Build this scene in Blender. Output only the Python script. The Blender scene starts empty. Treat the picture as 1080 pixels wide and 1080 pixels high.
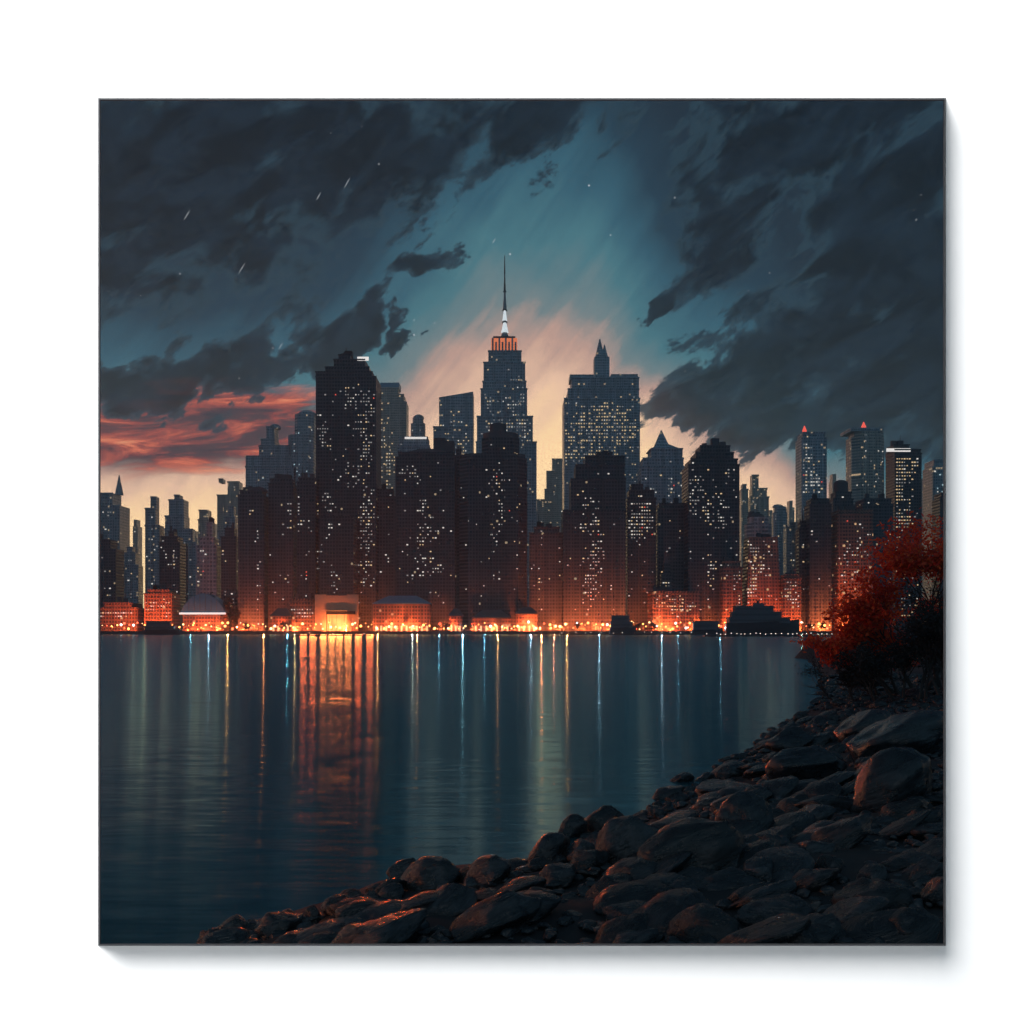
import bpy, bmesh, math, random
import numpy as np
from mathutils import Vector, Matrix, noise as mnoise

random.seed(7)
S = bpy.context.scene
COL = S.collection
R = math.radians

# ------------------------------------------------------------------ camera maths
F = 1158.0            # focal length in photo pixels (1080 wide)
HZ = 661.0            # horizon row
H = 8.0               # eye height above the river
def X(px, Y): return (px - 540.0) / F * Y
def Z(py, Y): return H + (HZ - py) / F * Y
def lin(c):
    return tuple((v/255/12.92 if v/255 <= .04045 else ((v/255+.055)/1.055)**2.4) for v in c)

# ------------------------------------------------------------------ helpers
def tag(o, label=None, cat=None, group=None, kind=None):
    if label: o['label'] = label
    if cat: o['category'] = cat
    if group: o['group'] = group
    if kind: o['kind'] = kind
    return o
def link(o, parent=None):
    COL.objects.link(o)
    if parent is not None: o.parent = parent
    return o
def empty(name, loc):
    o = bpy.data.objects.new(name, None); o.location = loc
    o.empty_display_size = 1
    return link(o)
def mesh_obj(name, verts, faces, mat, parent=None, smooth=False, loc=None):
    me = bpy.data.meshes.new(name)
    me.from_pydata(verts, [], faces); me.update()
    if mat: me.materials.append(mat)
    if smooth:
        me.polygons.foreach_set('use_smooth', [True]*len(me.polygons))
    o = bpy.data.objects.new(name, me)
    if loc is not None: o.location = loc
    return link(o, parent)

class MB:
    """collects boxes, prisms, cones and tubes and links them as ONE mesh object"""
    def __init__(s): s.v = []; s.f = []
    def box(s, x0, x1, y0, y1, z0, z1):
        b = len(s.v)
        s.v += [(x0,y0,z0),(x1,y0,z0),(x1,y1,z0),(x0,y1,z0),(x0,y0,z1),(x1,y0,z1),(x1,y1,z1),(x0,y1,z1)]
        s.f += [(b,b+3,b+2,b+1),(b+4,b+5,b+6,b+7),(b,b+1,b+5,b+4),(b+1,b+2,b+6,b+5),(b+2,b+3,b+7,b+6),(b+3,b,b+4,b+7)]
        return s
    def loft(s, rings, cap=True):
        n = len(rings[0]); b = len(s.v)
        for r in rings: s.v += [tuple(p) for p in r]
        for k in range(len(rings)-1):
            for i in range(n):
                j = (i+1) % n
                s.f.append((b+k*n+i, b+k*n+j, b+(k+1)*n+j, b+(k+1)*n+i))
        if cap:
            s.f.append(tuple(b+(len(rings)-1)*n+i for i in range(n)))
            s.f.append(tuple(b+i for i in reversed(range(n))))
        return s
    def prism(s, poly, z0, z1, top=1.0, dz=None):
        cx = sum(p[0] for p in poly)/len(poly); cy = sum(p[1] for p in poly)/len(poly)
        a = [(p[0], p[1], z0) for p in poly]
        c = [(cx+(p[0]-cx)*top, cy+(p[1]-cy)*top, z1+(dz(p) if dz else 0)) for p in poly]
        return s.loft([a, c])
    def tube(s, pts, rads, n=6):
        rings = []
        for i, p in enumerate(pts):
            p = Vector(p)
            d = (Vector(pts[min(i+1, len(pts)-1)]) - Vector(pts[max(i-1, 0)])).normalized()
            u = d.orthogonal().normalized(); w = d.cross(u)
            rings.append([p + (u*math.cos(2*math.pi*k/n) + w*math.sin(2*math.pi*k/n))*rads[i] for k in range(n)])
        return s.loft(rings)
    def build(s, name, mat, parent=None, smooth=False, loc=None):
        return mesh_obj(name, s.v, s.f, mat, parent, smooth, loc)

# ------------------------------------------------------------------ node helper
class NT:
    def __init__(s, tree): s.t = tree; s.n = tree.nodes; s.l = tree.links
    def new(s, kind, **kw):
        nd = s.n.new(kind)
        for k, v in kw.items(): setattr(nd, k, v)
        return nd
    def put(s, sock, v):
        if isinstance(v, bpy.types.NodeSocket): s.l.new(v, sock)
        else: sock.default_value = v
    def m(s, op, a, b=None, c=None, clamp=False):
        nd = s.new('ShaderNodeMath', operation=op); nd.use_clamp = clamp
        s.put(nd.inputs[0], a)
        if b is not None: s.put(nd.inputs[1], b)
        if c is not None: s.put(nd.inputs[2], c)
        return nd.outputs[0]
    def ss(s, x, lo, hi, to0=0.0, to1=1.0):
        nd = s.new('ShaderNodeMapRange', interpolation_type='SMOOTHSTEP')
        s.put(nd.inputs[0], x); nd.inputs[1].default_value = lo; nd.inputs[2].default_value = hi
        nd.inputs[3].default_value = to0; nd.inputs[4].default_value = to1
        return nd.outputs[0]
    def mix(s, f, a, b):
        nd = s.new('ShaderNodeMix', data_type='RGBA')
        s.put(nd.inputs[0], f)
        for sock, v in ((nd.inputs[6], a), (nd.inputs[7], b)):
            if isinstance(v, bpy.types.NodeSocket): s.l.new(v, sock)
            else: sock.default_value = (*v, 1)
        return nd.outputs[2]
    def noise(s, vec, scale, detail=4, rough=.5, dist=0., dims='3D'):
        nd = s.new('ShaderNodeTexNoise', noise_dimensions=dims)
        if vec is not None: s.put(nd.inputs['Vector'], vec)
        nd.inputs['Scale'].default_value = scale; nd.inputs['Detail'].default_value = detail
        nd.inputs['Roughness'].default_value = rough; nd.inputs['Distortion'].default_value = dist
        return nd.outputs['Fac']
    def mapping(s, vec, loc=(0,0,0), rot=(0,0,0), scale=(1,1,1), typ='POINT'):
        nd = s.new('ShaderNodeMapping', vector_type=typ)
        s.put(nd.inputs[0], vec)
        nd.inputs[1].default_value = loc; nd.inputs[2].default_value = rot; nd.inputs[3].default_value = scale
        return nd.outputs[0]
    def ramp(s, fac, stops):
        nd = s.new('ShaderNodeValToRGB'); s.put(nd.inputs[0], fac)
        e = nd.color_ramp.elements
        while len(e) < len(stops): e.new(.5)
        for k, (p, c) in enumerate(stops):
            e[k].position = p; e[k].color = (*c, 1)
        return nd.outputs[0]

def material(name):
    m = bpy.data.materials.new(name); m.use_nodes = True
    nt = NT(m.node_tree)
    return m, nt, m.node_tree.nodes['Principled BSDF']

def plain(name, col, rough=.6, metal=0., var=.25, scale=.4, bump=0.):
    m, nt, b = material(name)
    tc = nt.new('ShaderNodeTexCoord')
    n = nt.noise(tc.outputs['Object'], scale, 5, .6)
    c = nt.mix(n, tuple(v*(1-var) for v in col), tuple(v*(1+var) for v in col))
    nt.put(b.inputs['Base Color'], c)
    b.inputs['Roughness'].default_value = rough; b.inputs['Metallic'].default_value = metal
    if bump:
        bp = nt.new('ShaderNodeBump'); bp.inputs['Strength'].default_value = bump
        nt.put(bp.inputs['Height'], nt.noise(tc.outputs['Object'], scale*4, 6, .65))
        nt.put(b.inputs['Normal'], bp.outputs[0])
    return m

def glow(name, col, strength, sample=False):
    m, nt, b = material(name)
    b.inputs['Base Color'].default_value = (.3,.3,.3,1)
    b.inputs['Emission Color'].default_value = (*col, 1)
    b.inputs['Emission Strength'].default_value = strength
    if not sample: m.cycles.emission_sampling = 'NONE'
    return m

def facade(name, stone, glass, du=3.2, dv=3.9, rough=.55, lit=0.0, litcol=(1,.75,.45), litpow=.5, stripe=.35):
    """window grid in object space: stone piers, dark panes, a few dim rooms"""
    m, nt, b = material(name)
    tc = nt.new('ShaderNodeTexCoord')
    sp = nt.new('ShaderNodeSeparateXYZ'); nt.l.new(tc.outputs['Object'], sp.inputs[0])
    u = nt.m('DIVIDE', nt.m('ADD', sp.outputs[0], nt.m('MULTIPLY', sp.outputs[1], .93)), du)
    v = nt.m('DIVIDE', sp.outputs[2], dv)
    fu = nt.m('FRACT', u); fv = nt.m('FRACT', v)
    mu = nt.m('GREATER_THAN', fu, stripe); mv = nt.m('GREATER_THAN', fv, .42)
    pane = nt.m('MULTIPLY', mu, mv)
    cell = nt.new('ShaderNodeCombineXYZ')
    nt.put(cell.inputs[0], nt.m('FLOOR', u)); nt.put(cell.inputs[1], nt.m('FLOOR', v))
    oi = nt.new('ShaderNodeObjectInfo'); nt.put(cell.inputs[2], nt.m('MULTIPLY', oi.outputs['Random'], 91.))
    wn = nt.new('ShaderNodeTexWhiteNoise', noise_dimensions='3D'); nt.l.new(cell.outputs[0], wn.inputs[0])
    big = nt.noise(nt.mapping(tc.outputs['Object'], scale=(.05,.05,.012)), 1., 4, .6)
    band = nt.noise(nt.mapping(tc.outputs['Object'], scale=(.25,.25,.004)), 1., 2, .5)
    st = nt.mix(big, tuple(x*.6 for x in stone), tuple(x*1.35 for x in stone))
    st = nt.mix(nt.ss(band, .45, .6), st, tuple(x*.65 for x in stone))
    gl = nt.mix(wn.outputs['Value'], tuple(x*.5 for x in glass), tuple(x*1.6 for x in glass))
    nt.put(b.inputs['Base Color'], nt.mix(pane, st, gl))
    nt.put(b.inputs['Roughness'], nt.m('MULTIPLY_ADD', pane, -(rough-.2), rough))
    if lit > 0:
        on = nt.m('MULTIPLY', pane, nt.m('LESS_THAN', wn.outputs['Value'], lit))
        pw = nt.m('MULTIPLY', on, litpow)
        b.inputs['Emission Color'].default_value = (*litcol, 1)
        nt.put(b.inputs['Emission Strength'], pw)
        m.cycles.emission_sampling = 'NONE'
    return m

M = {}
M['dark']   = facade('dark_masonry', (.065,.082,.11), (.03,.035,.045), lit=.004, litpow=.35)
M['black']  = facade('black_glass_curtain_wall', (.045,.058,.08), (.02,.024,.03), lit=.004, litpow=.35)
M['slate']  = facade('haze_pale_slate_cladding', (.38,.48,.55), (.14,.19,.23), du=4.2, dv=5., lit=.02, litpow=.3)  # colour raised so its paleness stands in for haze on far towers
M['blue']   = facade('haze_pale_glass_wall', (.36,.46,.52), (.15,.21,.25), du=4.5, dv=5.5, lit=.03, litpow=.35)  # distance haze put into the pale wall and pane tones
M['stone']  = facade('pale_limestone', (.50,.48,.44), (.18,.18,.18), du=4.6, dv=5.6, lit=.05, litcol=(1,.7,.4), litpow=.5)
M['warm']   = facade('brown_brick', (.22,.13,.10), (.05,.04,.04), lit=.03, litcol=(1,.6,.3), litpow=.6)
M['roof']   = plain('roof_felt', (.07,.075,.09), .8)
M['bluemetal'] = plain('blue_metal_roof', (.13,.28,.40), .35, .3)
M['steel']  = plain('grey_steel', (.25,.27,.29), .45, .6)
M['iron']   = plain('black_iron', (.03,.03,.035), .5, .4)
M['win_white'] = glow('lit_room_white', (1,.93,.82), .85)
M['win_warm']  = glow('lit_room_warm', (1,.70,.36), .8)
M['win_dim']   = glow('lit_room_dim', (.85,.8,.75), .30)
M['win_red']   = glow('red_signal', (1,.10,.05), 1.1)
M['win_cool']  = glow('lit_room_cool', (.65,.9,.95), .75)
M['crown_orange'] = glow('orange_emissive_stone', (1,.24,.07), .8)  # floodlighting of the crown put into its emission
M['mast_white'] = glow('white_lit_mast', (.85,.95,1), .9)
M['lamp_amber'] = glow('amber_bulb', (1,.42,.10), 5)
M['lamp_gold'] = glow('gold_bulb', (1,.62,.25), 5)
M['lamp_white'] = glow('white_bulb', (1,.9,.8), 4)
M['lamp_red'] = glow('red_bulb', (1,.10,.04), 4)
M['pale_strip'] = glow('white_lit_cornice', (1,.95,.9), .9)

# ------------------------------------------------------------------ SKY (world)
HAZE = 1.4e-4         # density of the air
W = bpy.data.worlds.new('World'); S.world = W; W.use_nodes = True
nt = NT(W.node_tree); bg = W.node_tree.nodes['Background']
tc = nt.new('ShaderNodeTexCoord')
sp = nt.new('ShaderNodeSeparateXYZ'); nt.l.new(tc.outputs['Generated'], sp.inputs[0])
az = nt.m('MULTIPLY', nt.m('ARCTAN2', sp.outputs[0], sp.outputs[1]), F)
el = nt.m('MULTIPLY', nt.m('ARCSINE', nt.m('MINIMUM', nt.m('MAXIMUM', sp.outputs[2], -1.), 1.)), F)
def AE(px, py):                       # a place in the sky, as azimuth and elevation
    u = (px-540)/F; v = (HZ-py)/F
    return math.atan(u)*F, math.atan(v/math.sqrt(1+u*u))*F
cv = nt.new('ShaderNodeCombineXYZ'); nt.put(cv.inputs[0], az); nt.put(cv.inputs[1], el)
P = cv.outputs[0]
wnz = nt.new('ShaderNodeTexNoise', noise_dimensions='3D'); nt.l.new(nt.mapping(P, rot=(0,0,R(32)), scale=(110,62,1), typ='TEXTURE'), wnz.inputs['Vector'])
wnz.inputs['Scale'].default_value = 1.; wnz.inputs['Detail'].default_value = 10.; wnz.inputs['Roughness'].default_value = .62
wsub = nt.new('ShaderNodeVectorMath', operation='SUBTRACT'); nt.l.new(wnz.outputs['Color'], wsub.inputs[0]); wsub.inputs[1].default_value = (.5,.5,.5)
wmad = nt.new('ShaderNodeVectorMath', operation='MULTIPLY_ADD'); nt.l.new(wsub.outputs[0], wmad.inputs[0]); wmad.inputs[1].default_value = (150,120,0); nt.l.new(P, wmad.inputs[2])
PW = wmad.outputs[0]
def ell(px, py, rx, ry, rot=0, vec=None):
    a, e = AE(px, py)
    mp = nt.mapping(P if vec is None else vec, (a, e, 0), (0, 0, R(rot)), (rx, ry, 1), 'TEXTURE')
    vm = nt.new('ShaderNodeVectorMath', operation='LENGTH'); nt.l.new(mp, vm.inputs[0])
    return vm.outputs['Value']
def gauss(px, sx):
    a, _ = AE(px, 500)
    d = nt.m('DIVIDE', nt.m('SUBTRACT', az, a), sx)
    return nt.m('EXPONENT', nt.m('MULTIPLY', nt.m('MULTIPLY', d, d), -1.))
streak = nt.noise(nt.mapping(P, rot=(0,0,R(50)), scale=(230,26,1), typ='TEXTURE'), 1., 7, .62, .3)
soft = nt.noise(nt.mapping(P, scale=(.008,.008,1)), 1., 5, .55)
hh = nt.m('ADD', nt.m('ADD', nt.ss(az, 110., 330., 172., 112.), nt.m('MULTIPLY', gauss(560, 165.), 132.)), nt.m('MULTIPLY', gauss(810, 70.), 45.))
hh = nt.m('MULTIPLY', hh, nt.ss(nt.m('ABSOLUTE', az), 600., 1900., 1., .16))      # the afterglow is on the city's side only
t = nt.m('DIVIDE', nt.m('MAXIMUM', el, 0.), hh)
t = nt.m('ADD', t, nt.m('MULTIPLY', nt.m('SUBTRACT', streak, .5), .32))
t = nt.m('ADD', t, nt.m('MULTIPLY', nt.m('SUBTRACT', soft, .5), .45))
base = nt.ramp(nt.m('DIVIDE', t, 3.2), [
    (0.0, tuple(1.3*v for v in lin((255,222,165)))), (.19, tuple(1.28*v for v in lin((254,214,162)))), (.25, tuple(1.12*v for v in lin((238,196,166)))), (.30, lin((200,162,148))),
    (.345, lin((116,134,138))), (.40, lin((72,120,132))), (.47, lin((52,94,112))), (.56, lin((34,59,76))),
    (.68, lin((29,45,59))), (1.0, lin((26,40,53)))])
# red, under-lit band of cloud at the left
mR = nt.m('SUBTRACT', 1., ell(200, 452, 190, 50, 6))
nR = nt.noise(nt.mapping(P, rot=(0,0,R(7)), scale=(105,17,1), typ='TEXTURE'), 1., 8, .62, .8)
redcol = nt.ramp(nR, [(.30, lin((46,50,62))), (.44, lin((84,58,66))), (.54, lin((160,76,70))), (.62, lin((222,114,86))), (.73, lin((250,176,130)))])
fR = nt.ss(nt.m('ADD', mR, nt.m('MULTIPLY', nt.m('SUBTRACT', nR, .5), .9)), -.02, .40)
sky = nt.mix(fR, base, redcol)
# dark clouds: (px, py, rx, ry, rot)
D = [(945,230,150,150,35),(820,380,150,62,24),(930,420,140,55,4),(760,408,60,32,30),(720,433,40,20,10),(880,120,190,70,10),
     (770,250,95,42,42),(690,318,34,13,40),(990,330,120,150,0),
     (290,378,95,36,27),(150,412,130,26,3),(385,345,52,18,38),(452,290,42,20,12),(415,352,26,12,35),(250,395,90,26,14),
     (860,438,190,26,0),(560,120,130,40,8),(180,190,260,140,12),(400,190,140,50,28),(330,150,260,60,5)]
fld = None
for e in D:
    v = nt.m('SUBTRACT', 1., ell(*e, vec=PW))
    if fld is None: fld = v
    else: fld = nt.m('SMOOTH_MAX', fld, v, .12)
nC = nt.noise(nt.mapping(P, rot=(0,0,R(36)), scale=(85,42,1), typ='TEXTURE'), 1., 12, .66, .3)
nC2 = nt.noise(nt.mapping(P, rot=(0,0,R(28)), scale=(66,28,1), typ='TEXTURE'), 1., 9, .65, .5)
cl = nt.m('ADD', fld, nt.m('MULTIPLY', nt.m('SUBTRACT', nC, .5), 2.7))
cm = nt.ss(cl, .06, .22)
ccol = nt.mix(nt.ss(nC2, .36, .66), lin((8,16,25)), lin((22,37,51)))
ccol = nt.mix(nt.ss(cl, .05, .55), lin((42,66,80)), ccol)
sky = nt.mix(nt.m('MULTIPLY', cm, .95), sky, ccol)
# stars and a few meteors
vo = nt.new('ShaderNodeTexVoronoi', feature='F1'); vo.inputs['Scale'].default_value = 62.
nt.l.new(tc.outputs['Generated'], vo.inputs['Vector'])
wn = nt.new('ShaderNodeTexWhiteNoise', noise_dimensions='3D'); nt.l.new(vo.outputs['Color'], wn.inputs[0])
star = nt.m('MULTIPLY', nt.m('LESS_THAN', vo.outputs['Distance'], .055), nt.ss(wn.outputs['Value'], .55, 1.))
star = nt.m('MULTIPLY', nt.m('MULTIPLY', star, nt.ss(el, 150., 300.)), nt.m('SUBTRACT', 1., nt.m('MULTIPLY', cm, .6)))
for mx, my, L in ((197,227,9),(255,283,10),(366,193,9),(521,254,5),(336,207,7),(296,365,6)):
    star = nt.m('MAXIMUM', star, nt.m('MULTIPLY', nt.ss(ell(mx, my, L*.8, .9, 58), 1., .3), .5))
sky = nt.mix(nt.m('MULTIPLY', star, .55), sky, lin((225,232,238)))
sky = nt.mix(nt.ss(el, -5., -60.), sky, lin((20,30,38)))
back = nt.ss(nt.m('ABSOLUTE', az), 900., 2200.)
sky = nt.mix(back, sky, tuple(v*1.0 for v in lin((74,102,118))))      # clear blue dusk opposite the afterglow
path = nt.m('MINIMUM', 4100., nt.m('DIVIDE', 765., nt.m('MAXIMUM', sp.outputs[2], .01)))   # air between the eye and the open sky
nt.l.new(sky, bg.inputs[0]); nt.put(bg.inputs[1], nt.m('EXPONENT', nt.m('MULTIPLY', path, HAZE*.5)))
W.cycles.sampling_method = 'MANUAL'; W.cycles.sample_map_resolution = 1024

# ------------------------------------------------------------------ WATER, CITY GROUND
def water_mat():
    m, nt, b = material('river_water')
    geo = nt.new('ShaderNodeNewGeometry')
    p = geo.outputs['Position']
    def wav(sx, sy, off):
        return nt.m('SUBTRACT', nt.noise(nt.mapping(p, loc=(off,off*.7,0), scale=(sx,sy,1)), 1., 3, .55), .5)
    n3 = nt.noise(nt.mapping(p, scale=(.012,.03,1)), 1., 3, .5)
    calm = nt.ss(n3, .35, .65, .65, 1.2)
    ny = nt.m('MULTIPLY', nt.m('ADD', nt.m('MULTIPLY', wav(.17,.8,0), .07), nt.m('MULTIPLY', wav(.5,2.6,31), .09)), calm)
    nx = nt.m('ADD', nt.m('MULTIPLY', wav(.3,.3,77), .010), nt.m('MULTIPLY', wav(1.2,1.2,11), .006))
    cv_ = nt.new('ShaderNodeCombineXYZ'); nt.put(cv_.inputs[0], nx); nt.put(cv_.inputs[1], ny); cv_.inputs[2].default_value = 1.
    nv = nt.new('ShaderNodeVectorMath', operation='NORMALIZE'); nt.l.new(cv_.outputs[0], nv.inputs[0])
    m.node_tree.nodes.remove(b)
    gl = nt.new('ShaderNodeBsdfGlossy'); gl.inputs['Color'].default_value = (.43,.83,.98,1); gl.inputs['Roughness'].default_value = .165
    gl.inputs['Anisotropy'].default_value = .66; tg = nt.new('ShaderNodeCombineXYZ'); tg.inputs[0].default_value = 1.; nt.put(gl.inputs['Tangent'], tg.outputs[0])     # long-crested waves
    df = nt.new('ShaderNodeBsdfDiffuse'); df.inputs['Color'].default_value = (.006,.042,.055,1)
    fr_ = nt.new('ShaderNodeFresnel'); fr_.inputs['IOR'].default_value = 1.45
    mx = nt.new('ShaderNodeMixShader')
    for nd in (gl, fr_): nt.put(nd.inputs['Normal'], nv.outputs[0])
    nt.put(mx.inputs[0], fr_.outputs[0]); nt.l.new(df.outputs[0], mx.inputs[1]); gb = nt.new('ShaderNodeBsdfGlossy'); gb.inputs['Color'].default_value = (.43,.83,.98,1); gb.inputs['Roughness'].default_value = .13
    rv = nt.new('ShaderNodeCombineXYZ'); nt.put(rv.inputs[0], nt.m('MULTIPLY', nx, 1.3)); nt.put(rv.inputs[1], nt.m('MULTIPLY_ADD', ny, 2.2, -.012)); rv.inputs[2].default_value = 1.
    rn = nt.new('ShaderNodeVectorMath', operation='NORMALIZE'); nt.l.new(rv.outputs[0], rn.inputs[0]); nt.put(gb.inputs['Normal'], rn.outputs[0])
    m2 = nt.new('ShaderNodeMixShader'); m2.inputs[0].default_value = .30
    nt.l.new(gl.outputs[0], m2.inputs[1]); nt.l.new(gb.outputs[0], m2.inputs[2]); nt.l.new(m2.outputs[0], mx.inputs[2])
    nt.l.new(mx.outputs[0], m.node_tree.nodes['Material Output'].inputs['Surface'])
    return m
WE = 4050.
mesh_obj('river', [(-3300,-60,0),(3300,-60,0),(3300,WE,0),(-3300,WE,0)], [(0,1,2,3)], water_mat())['kind'] = 'structure'
QY = 1150.
land = MB().box(-2900, 2900, QY, 4000, -1, 3.0).build('city_ground', plain('asphalt_and_paving', (.06,.06,.065), .8, scale=.05)); land['kind'] = 'structure'
q = MB().box(-1200, 1200, QY-3, QY-.01, -1, 3.4)
for k in range(-60, 61): q.box(k*20-1, k*20+1, QY-4, QY-3.01, -1, 3.0)
q.build('quay', plain('wet_quay_stone', (.07,.07,.075), .6, scale=.1, bump=.3))['kind'] = 'structure'

# ------------------------------------------------------------------ BUILDINGS
WINME = {}
def win_mesh(mat, w, h):
    k = (mat, w, h)
    if k not in WINME:
        me = bpy.data.meshes.new('lit_window')
        b = MB().box(-w/2, w/2, -.5, .3, -h/2, h/2)
        me.from_pydata(b.v, [], b.f); me.update(); me.materials.append(M[mat]); WINME[k] = me
    return WINME[k]

def footprint(shape, x0, x1, y0, y1):
    cx, cy, a, b = (x0+x1)/2, (y0+y1)/2, (x1-x0)/2, (y1-y0)/2
    if shape == 'round':
        return [(cx+a*math.cos(2*math.pi*k/28-math.pi/2), cy+b*math.sin(2*math.pi*k/28-math.pi/2)) for k in range(28)]
    if shape == 'oct':
        c = min(a, b)*.42
        return [(x0+c,y0),(x1-c,y0),(x1,y0+c),(x1,y1-c),(x1-c,y1),(x0+c,y1),(x0,y1-c),(x0,y0+c)]
    return [(x0,y0),(x1,y0),(x1,y1),(x0,y1)]

def spread(x0, x1, Y, d):            # world extent whose silhouette runs from photo column x0 to x1
    a = X(x0, Y+d) if x0 > 540 else X(x0, Y)
    b = X(x1, Y+d) if x1 < 540 else X(x1, Y)
    if b - a < .45*(X(x1, Y)-X(x0, Y)): a, b = X(x0, Y), X(x1, Y)
    return a, b

def tower(name, label, Y, tiers, mat, shape='box', wins=0, style='mix', crown=None, depth=None, units=0,
          cat='building', group='towers of the skyline', blobs=None, fins=True, taper=1.0, slant=0):
    Yk = Y/1160.
    w0 = X(tiers[0][1], Y)-X(tiers[0][0], Y)
    d0 = depth or max(14*Yk, min(45*Yk, w0*.75))
    a0, b0 = spread(tiers[0][0], tiers[0][1], Y, d0)
    root = empty(name, ((a0+b0)/2, Y+d0/2, 3.0)); ox, oy, oz = root.location
    tag(root, label, cat, group)
    wall = MB(); zprev = 3.0 - .5; faces = []
    for i, (x0, x1, yt) in enumerate(tiers):
        frac = max(.25, min(1., (x1-x0)/(tiers[0][1]-tiers[0][0])))
        d = d0*(.35+.65*frac)
        inset = i*.5*Yk
        yb = Y + inset
        a, b = spread(x0, x1, yb, d)
        z1 = Z(yt, yb)
        fp = [(p[0]-ox, p[1]-oy) for p in footprint(shape, a, b, yb, yb+d)]
        dz = (lambda p, s=slant, xa=a-ox, xb=b-ox: s*Yk*((p[0]-xa)/(xb-xa)-.5)) if slant and i == len(tiers)-1 else None
        wall.prism(fp, zprev-oz, z1-oz, taper if i == 0 and taper != 1 else 1., dz)
        if fins and shape != 'round' and taper == 1 and not dz:
            n = max(2, int((b-a)/(5.5*Yk)))
            for k in range(n+1):
                xx = a + (b-a)*(.06+.88*k/n) if shape == 'box' else a+(b-a)*(.2+.6*k/n)
                wall.box(xx-.45*Yk-ox, xx+.45*Yk-ox, yb-.55*Yk-oy, yb+.3-oy, zprev+.3-oz, z1-1.2*Yk-oz)
            # parapet, a band standing proud of the wall head
            if shape == 'box':
                wall.box(a-.5*Yk-ox, b+.5*Yk-ox, yb-.75*Yk-oy, yb+.8*Yk-oy, z1-1.1*Yk-oz, z1+.5*Yk-oz)
        faces.append((a, b, yb, d, zprev, z1))
        zprev = z1 - 1.0*Yk
    wall.build('wall', M[mat], root)
    a, b, yb, d, zb, zt = faces[-1]
    rnd = random.Random(sum(map(ord, label)))
    if Y < 1500: units = max(units, 3)
    for k in range(units):
        fa, fb, fy, fd, _, fz = faces[rnd.randrange(len(faces))]
        uw = (fb-fa)*rnd.uniform(.10,.22); ux = rnd.uniform(fa+uw, fb-uw); uh = rnd.uniform(3, 7)*Yk
        if fz < zt and rnd.random() < .7: fa, fb, fy, fd, fz = a, b, yb, d, zt; ux = rnd.uniform(a+(b-a)*.15, b-(b-a)*.15)
        u = MB().box(ux-uw/2-ox, ux+uw/2-ox, fy+fd*.35-oy, fy+fd*.35+uw-oy, fz-.4-oz, fz+uh-oz)
        if k % 2: u.tube([(ux-ox, fy+fd*.4-oy, fz+uh-oz-.2), (ux-ox, fy+fd*.4-oy, fz+uh*2.1-oz)], [.35*Yk, .2*Yk], 5)
        u.build('rooftop_unit', M['roof'], root)
    for c in (crown or []):
        kind, c0, c1, ya, yz, cm = c
        ca, cb = X(c0, yb), X(c1, yb); cx = (ca+cb)/2; cw = cb-ca; cy = yb+max(d*.5, cw/2)
        za, zz = Z(ya, yb)-.6*Yk, Z(yz, yb)
        b_ = MB()
        if kind == 'pyramid':
            b_.prism([(p[0]-ox, p[1]-oy) for p in footprint('box', ca, cb, cy-cw/2, cy+cw/2)], za-oz, zz-oz, .06); nm = 'roof'
        elif kind == 'dome':
            rings = []
            for k in range(7):
                q_ = k/6*math.pi/2*.97
                rr = cw/2*math.cos(q_)
                rings.append([(cx-ox+rr*math.cos(2*math.pi*j/20), cy-oy+rr*math.sin(2*math.pi*j/20), za-oz+(zz-za)*math.sin(q_)) for j in range(20)])
            b_.loft(rings); nm = 'dome'
        elif kind == 'drum':
            b_.prism([(p[0]-ox, p[1]-oy) for p in footprint('round', ca, cb, cy-cw/2, cy+cw/2)], za-oz, zz-oz); nm = 'drum'
        elif kind == 'block':
            b_.box(ca-ox, cb-ox, cy-cw/2-oy, cy+cw/2-oy, za-oz, zz-oz); nm = 'penthouse'
        elif kind == 'lit_block':
            b_.box(ca-ox, cb-ox, cy-cw/2-oy, cy+cw/2-oy, za-oz, zz-oz); nm = 'lit_crown'
            pr = MB()
            for q_ in range(8):
                xq = ca+cw*(q_+.5)/8
                pr.box(xq-.9*Yk-ox, xq+.9*Yk-ox, cy-cw/2-1.2*Yk-oy, cy-cw/2-.01-oy, za-oz, zz-.3*(zz-za)*(q_ % 2)-oz)
            pr.build('crown_pier', M['slate'], root)
        elif kind == 'spire':
            b_.prism([(p[0]-ox, p[1]-oy) for p in footprint('oct', ca, cb, cy-cw/2, cy+cw/2)], za-oz, zz-oz, .08); nm = 'spire'
        elif kind == 'mast':
            b_.tube([(cx-ox, cy-oy, za-oz), (cx-ox, cy-oy, zz-oz)], [cw/2, cw/2*.35], 8); nm = 'mast'
        elif kind == 'beacon':
            b_.tube([(cx-ox, cy-oy, za-oz), (cx-ox, cy-oy, (za*.5+zz*.5)-oz), (cx-ox, cy-oy, zz-oz)], [cw/2, cw*.45, cw*.08], 8); nm = 'beacon'
        elif kind == 'strip':
            b_.box(ca-ox, cb-ox, yb-1.2*Yk-oy, yb-.7*Yk-oy, za-oz, zz-oz); nm = 'lit_cornice'
        b_.build(nm, M[cm], root)
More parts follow.
